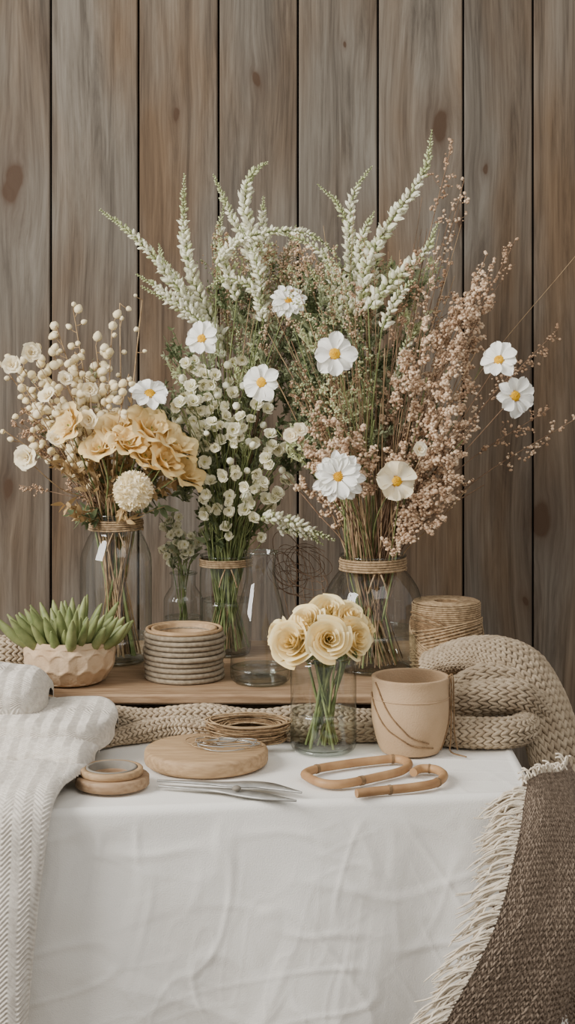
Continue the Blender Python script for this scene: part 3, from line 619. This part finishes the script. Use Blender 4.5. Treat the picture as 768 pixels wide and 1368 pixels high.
for k in range(8):
    P=stem(R,cH,.125,.036,W(rnd.uniform(392,475),rnd.uniform(872,884),2.33),.0012,'stem'); sprig(R,P,.03,5,.02,'leafd')
R.build()
# ---------------------------------------------------------------- succulent bowl
sp_=MB('succulent_in_carved_bowl'); cS=np.array([(93-384)*2.575/F,2.575,BZ+.001])
def carve(a,Z,Rr):
    v=Z/.068*2.6; row=np.floor(v); u=a/(2*math.pi)*15+.5*(row%2); fu=(u%1)-.5; fv=(v%1)
    k=np.clip(1-np.abs(fu)*2/(np.sin(np.pi*np.clip(fv*.92+.04,0,1))**.7+.05),0,1)
    return np.where((Z>.004)&(Z<.060)&(Rr>.045),-.0032*np.sqrt(k)+.001,0)
pr=smoothprof([(.001,0),(.040,0),(.055,.006),(.068,.026),(.0715,.045),(.069,.058),(.066,.067),(.0635,.069),(.061,.066),(.060,.05),(.04,.05),(.001,.05)],110)
pr[:,1]=np.clip(pr[:,1],0,.07)
lathe(sp_,pr,cS,'terra',300,carve)
for k in range(62):
    a=k*2.4; q=math.sqrt(k/62); b=cS+[.046*q*math.cos(a),.046*q*math.sin(a),.05]; d=nrm([q*math.cos(a)*1.45,q*math.sin(a)*1.0,1.0]); L=rnd.uniform(.044,.080)*(1.0+.12*q)
    e=b+d*L; m=(b+e)/2+[0,0,-.006*q]; tube(sp_,cat([b,m,e+[0,0,.004*q]],9),np.array([.003,.005,.0066,.0078,.0084,.0080,.0068,.0048,.0014])*rnd.uniform(.8,1.1),'succ',7)
sp_.build()
# ---------------------------------------------------------------- cord ring stack
st=MB('cord_coaster_stack'); cG=np.array([(246-384)*2.61/F,2.61,BZ])
a=np.linspace(0,2*math.pi,72,endpoint=False)
for k in range(9):
    ox,oy=rnd.uniform(-.0015,.0015),rnd.uniform(-.0012,.0012); z=cG[2]+.0046+k*.0083; rr=.0605+rnd.uniform(-.0015,.0015)
    tube(st,np.stack([cG[0]+ox+rr*np.cos(a),cG[1]+oy+rr*np.sin(a),np.full(72,z)],1),.0040,'ropeg',8,True)
    rr-=.010
    tube(st,np.stack([cG[0]+ox+rr*np.cos(a),cG[1]+oy+rr*np.sin(a),np.full(72,z)],1),.0047,'ropeg',8,True)
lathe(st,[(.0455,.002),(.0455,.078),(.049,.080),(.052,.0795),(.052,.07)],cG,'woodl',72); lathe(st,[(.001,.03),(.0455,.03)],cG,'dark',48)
tube(st,np.stack([cG[0]+.0585*np.cos(a),cG[1]+.0585*np.sin(a),np.full(72,cG[2]+.0775)],1),.0028,'woodl',8,True)
st.build()
# ---------------------------------------------------------------- twine spool
s_=MB('jute_twine_spool'); cN=np.array([(596-384)*2.66/F,2.66,BZ])
lathe(s_,[(.018,.001),(.052,.001),(.054,.006),(.0545,.104),(.051,.113),(.018,.113),(.018,.001)],cN,'twined',64)
tr=.0015
for layer,(zz0,zz1,tilt,R0_,pit,mm) in enumerate([(.004,.111,.0,.0545,2.1,'twine'),(.004,.086,.022,.0558,3.0,'twine'),(.004,.080,-.028,.0568,3.4,'twined'),(.004,.082,.016,.0576,4.4,'twine'),(.006,.080,-.034,.0584,6,'twine')]):
    turns=int((zz1-zz0)/(tr*pit)); nn=turns*40; a2=np.linspace(0,turns*2*math.pi,nn); z=np.linspace(zz0+abs(tilt),zz1-abs(tilt)*.3,nn)+tilt*np.sin(a2+.9*layer-.6)*np.clip(1-.3*np.sin(a2*.11),.3,1)
    tube(s_,np.stack([cN[0]+R0_*np.cos(a2),cN[1]+R0_*np.sin(a2),cN[2]+np.clip(z,.003,.112)],1),tr,mm,6)
nn=18*40; a2=np.linspace(0,18*2*math.pi,nn); rr=np.linspace(.02,.053,nn); tube(s_,np.stack([cN[0]+rr*np.cos(a2),cN[1]+rr*np.sin(a2),np.full(nn,cN[2]+.1132)],1),tr,'twine',5)
tube(s_,cat([cN+[.05,-.02,.105],cN+[.059,-.014,.06],cN+[.0595,-.016,.02],cN+[.062,-.02,.004]],12),tr*.8,'twine',5)
s_.build()
# ---------------------------------------------------------------- kraft pot with twine
kp=MB('clay_pot_with_twine'); cI=np.array([(548-384)*2.345/F,2.345,TZ+.0012])
lathe(kp,smoothprof([(.001,0),(.036,0),(.043,.003),(.049,.02),(.0545,.045),(.0555,.068),(.0545,.092),(.0555,.104),(.0545,.1065),(.0505,.106),(.049,.10),(.048,.05),(.040,.012),(.001,.012)],90),cI,'kraft',80)
tube(kp,[cI+np.array([.0558*math.cos(t),.0558*math.sin(t),.078]) for t in np.linspace(0,6.283,60)[:-1]],.0008,'kraft',5,True)
def onpot(t,z,k=0): 
    r=np.interp(z,[0,.003,.02,.045,.068,.092,.104],[.036,.043,.049,.0545,.0555,.0545,.0555])+.0012; return cI+np.array([r*math.cos(t),r*math.sin(t),z])
for (t0,t1,zs) in [(-3.0,-.9,(.085,.04,.018,.012)),(-2.7,-1.1,(.102,.06,.03,.02)),(-.15,-.35,(.105,.07,.03,.004))]:
    tube(kp,cat([onpot(t0+(t1-t0)*k/11,np.interp(k/11,[0,.33,.66,1],zs)) for k in range(12)],30),.0011,'twined',5)
tube(kp,cat([cI+[.047,-.01,.095],onpot(-.3,.1065)+[.002,0,.002],onpot(-.28,.06)+[.003,0,0],onpot(-.28,.02)+[.008,0,0],cI+[.056,-.02,.003],cI+[.075,-.045,.002]],40),.0012,'twined',5)
tube(kp,cat([cI+[.047,-.008,.095],onpot(-.15,.1065)+[.003,0,.003],onpot(-.1,.07)+[.005,0,0],onpot(-.1,.03)+[.010,0,0],cI+[.066,-.012,.003]],40),.0011,'twined',5)
kp.build()
# ---------------------------------------------------------------- round wood slab + twine
ws=MB('round_wooden_trivet'); cJ=np.array([(276-384)*2.285/F,2.275,TZ+.001])
lathe(ws,[(.001,0),(.080,0),(.0845,.003),(.0855,.006),(.0855,.017),(.084,.0205),(.081,.022),(.001,.022)],cJ,'woodl',96); ws.build()
tl=MB('raffia_twine_bundle')
for k in range(44):
    a2=np.linspace(rnd.uniform(-.3,.2),2*math.pi-rnd.uniform(-.2,.4),50); rx=.054*rnd.uniform(.72,1.12); ry=.025*rnd.uniform(.6,1.2)
    cxx,cyy=(332-384)*2.36/F,2.354; z=.760+.026*rnd.random()
    pts=np.stack([cxx+rx*np.cos(a2)+.004*np.sin(a2*3+k),cyy+ry*np.sin(a2),z+.014*(.5+.5*np.sin(a2))],1); tube(tl,pts,.0011,rnd.choice(['stemb','twine','twined']),5)
for k in range(8): 
    y=rnd.uniform(975,998); tube(tl,cat([T(rnd.uniform(325,345),y,.764),T(295,y-3,.774),T(rnd.uniform(245,275),y-6,.784)],14),.0009,'twine',5)
tl.build()
wl=MB('wire_loop_tangle')
for k in range(6):
    a2=np.linspace(0,rnd.uniform(5,7.5),50); rx=rnd.uniform(.02,.05); ry=rnd.uniform(.012,.03); ox,oy=rnd.uniform(-.02,.03),rnd.uniform(-.01,.03)
    tube(wl,np.stack([cJ[0]+.012+ox+rx*np.cos(a2+k),cJ[1]+oy+ry*np.sin(a2+k),cJ[2]+.0235+.003*np.abs(np.sin(a2*.7+k))],1),.0008,rnd.choice(['twine','steel']),5)
wl.build()
rg=MB('wooden_tape_rings'); cK=np.array([(149-384)*2.15/F,2.160,TZ+.0025])
lathe(rg,[(.030,0),(.047,0),(.0485,.0015),(.0485,.012),(.047,.0135),(.030,.0135),(.0295,.012),(.0295,.001),(.030,0)],cK,'wood',80)
lathe(rg,[(.030,.0137),(.040,.0137),(.0412,.015),(.0412,.0215),(.040,.0228),(.034,.0228),(.0335,.021),(.0335,.0137)],cK+[-.001,.001,0],'woodl',80)
lathe(rg,[(.0335,.014),(.0335,.0235),(.031,.024),(.0295,.023),(.0295,.002)],cK+[-.001,.001,0],'greyr',80); rg.build()
# shears
sh=MB('floral_shears')
def blade(pts,ws_,z,th=.0022):
    C_=np.array([T(*p,TZ+z) for p in pts]); C_=cat(C_,32); w=np.interp(np.linspace(0,1,32),np.linspace(0,1,len(ws_)),ws_)
    tg=np.gradient(C_,axis=0); tg/=np.linalg.norm(tg,axis=1)[:,None]; nn=np.stack([-tg[:,1],tg[:,0],0*tg[:,0]],1)
    a_=C_+nn*w[:,None]; b_=C_-nn*w[:,None]; up=np.array([0,0,th]); G=np.stack([a_,a_+up,b_+up,b_],1); sh.add(G.reshape(-1,3),gridf(32,4,False,True),'steel')
blade([(210,1044),(255,1046),(305,1049),(350,1050),(403,1060)],[.0016,.0045,.0065,.0135,.0125,.0008],.0075)
blade([(212,1051),(255,1054),(305,1058),(350,1065),(396,1071)],[.0016,.0045,.0065,.0130,.0110,.0008],.0035)
v,f=sph(14,6); sh.add(v*[.0060,.0060,.0035]+T(316,1053,TZ+.0105),f,'greyr'); sh.build()
def handle(name,pts,closed):
    mb=MB(name); P=np.array([T(*p,TZ+.0075) for p in pts])
    if closed: P=cat(np.vstack([P,P[:2]]),90)[:-9]
    else: P=cat(P,70)
    tube(mb,P,.0058,'bamboo',10,closed)
    for q in (.18,.45,.8):
        i=int(q*(len(P)-3)); tube(mb,P[i:i+2],.0064,'twined',10)
    return mb
h1=handle('bamboo_handle',[(416,1041),(407,1034),(424,1027),(460,1021),(500,1016),(530,1014),(546,1020),(536,1030),(500,1039),(460,1047),(434,1047)],True); h1.build()
h2=handle('bamboo_handle.001',[(476,1060),(510,1056),(550,1052),(582,1046),(593,1036),(582,1028),(562,1027),(552,1032)],False); h2.build()
# ---------------------------------------------------------------- lights / world / camera
w=bpy.data.worlds.new('World'); bpy.context.scene.world=w; w.use_nodes=True; w.node_tree.nodes['Background'].inputs[0].default_value=(1,.975,.94,1); w.node_tree.nodes['Background'].inputs[1].default_value=.60
def area(name,loc,aim,size,e,col):
    l=bpy.data.lights.new(name,'AREA'); l.shape='RECTANGLE'; l.size=size[0]; l.size_y=size[1]; l.energy=e; l.color=col
    o=bpy.data.objects.new(name,l); bpy.context.collection.objects.link(o); o.location=loc
    from mathutils import Vector
    o.rotation_euler=(Vector(aim)-Vector(loc)).to_track_quat('-Z','Y').to_euler(); return o
area('window_light',(-2.2,1.2,2.2),(0,2.6,.95),(1.2,1.4),128,(1,.97,.93))
area('ceiling_softbox',(.8,.6,2.9),(.1,2.6,.9),(1.6,1.6),20,(1,.96,.91))
cam=bpy.data.cameras.new('camera'); co=bpy.data.objects.new('camera',cam); bpy.context.collection.objects.link(co)
co.location=(0,0,H); co.rotation_euler=(math.pi/2,0,0); cam.sensor_width=36; cam.sensor_fit='AUTO'; cam.lens=F/1368*36; cam.shift_y=-(684-YH)/1368
cam.clip_start=.05; bpy.context.scene.camera=co
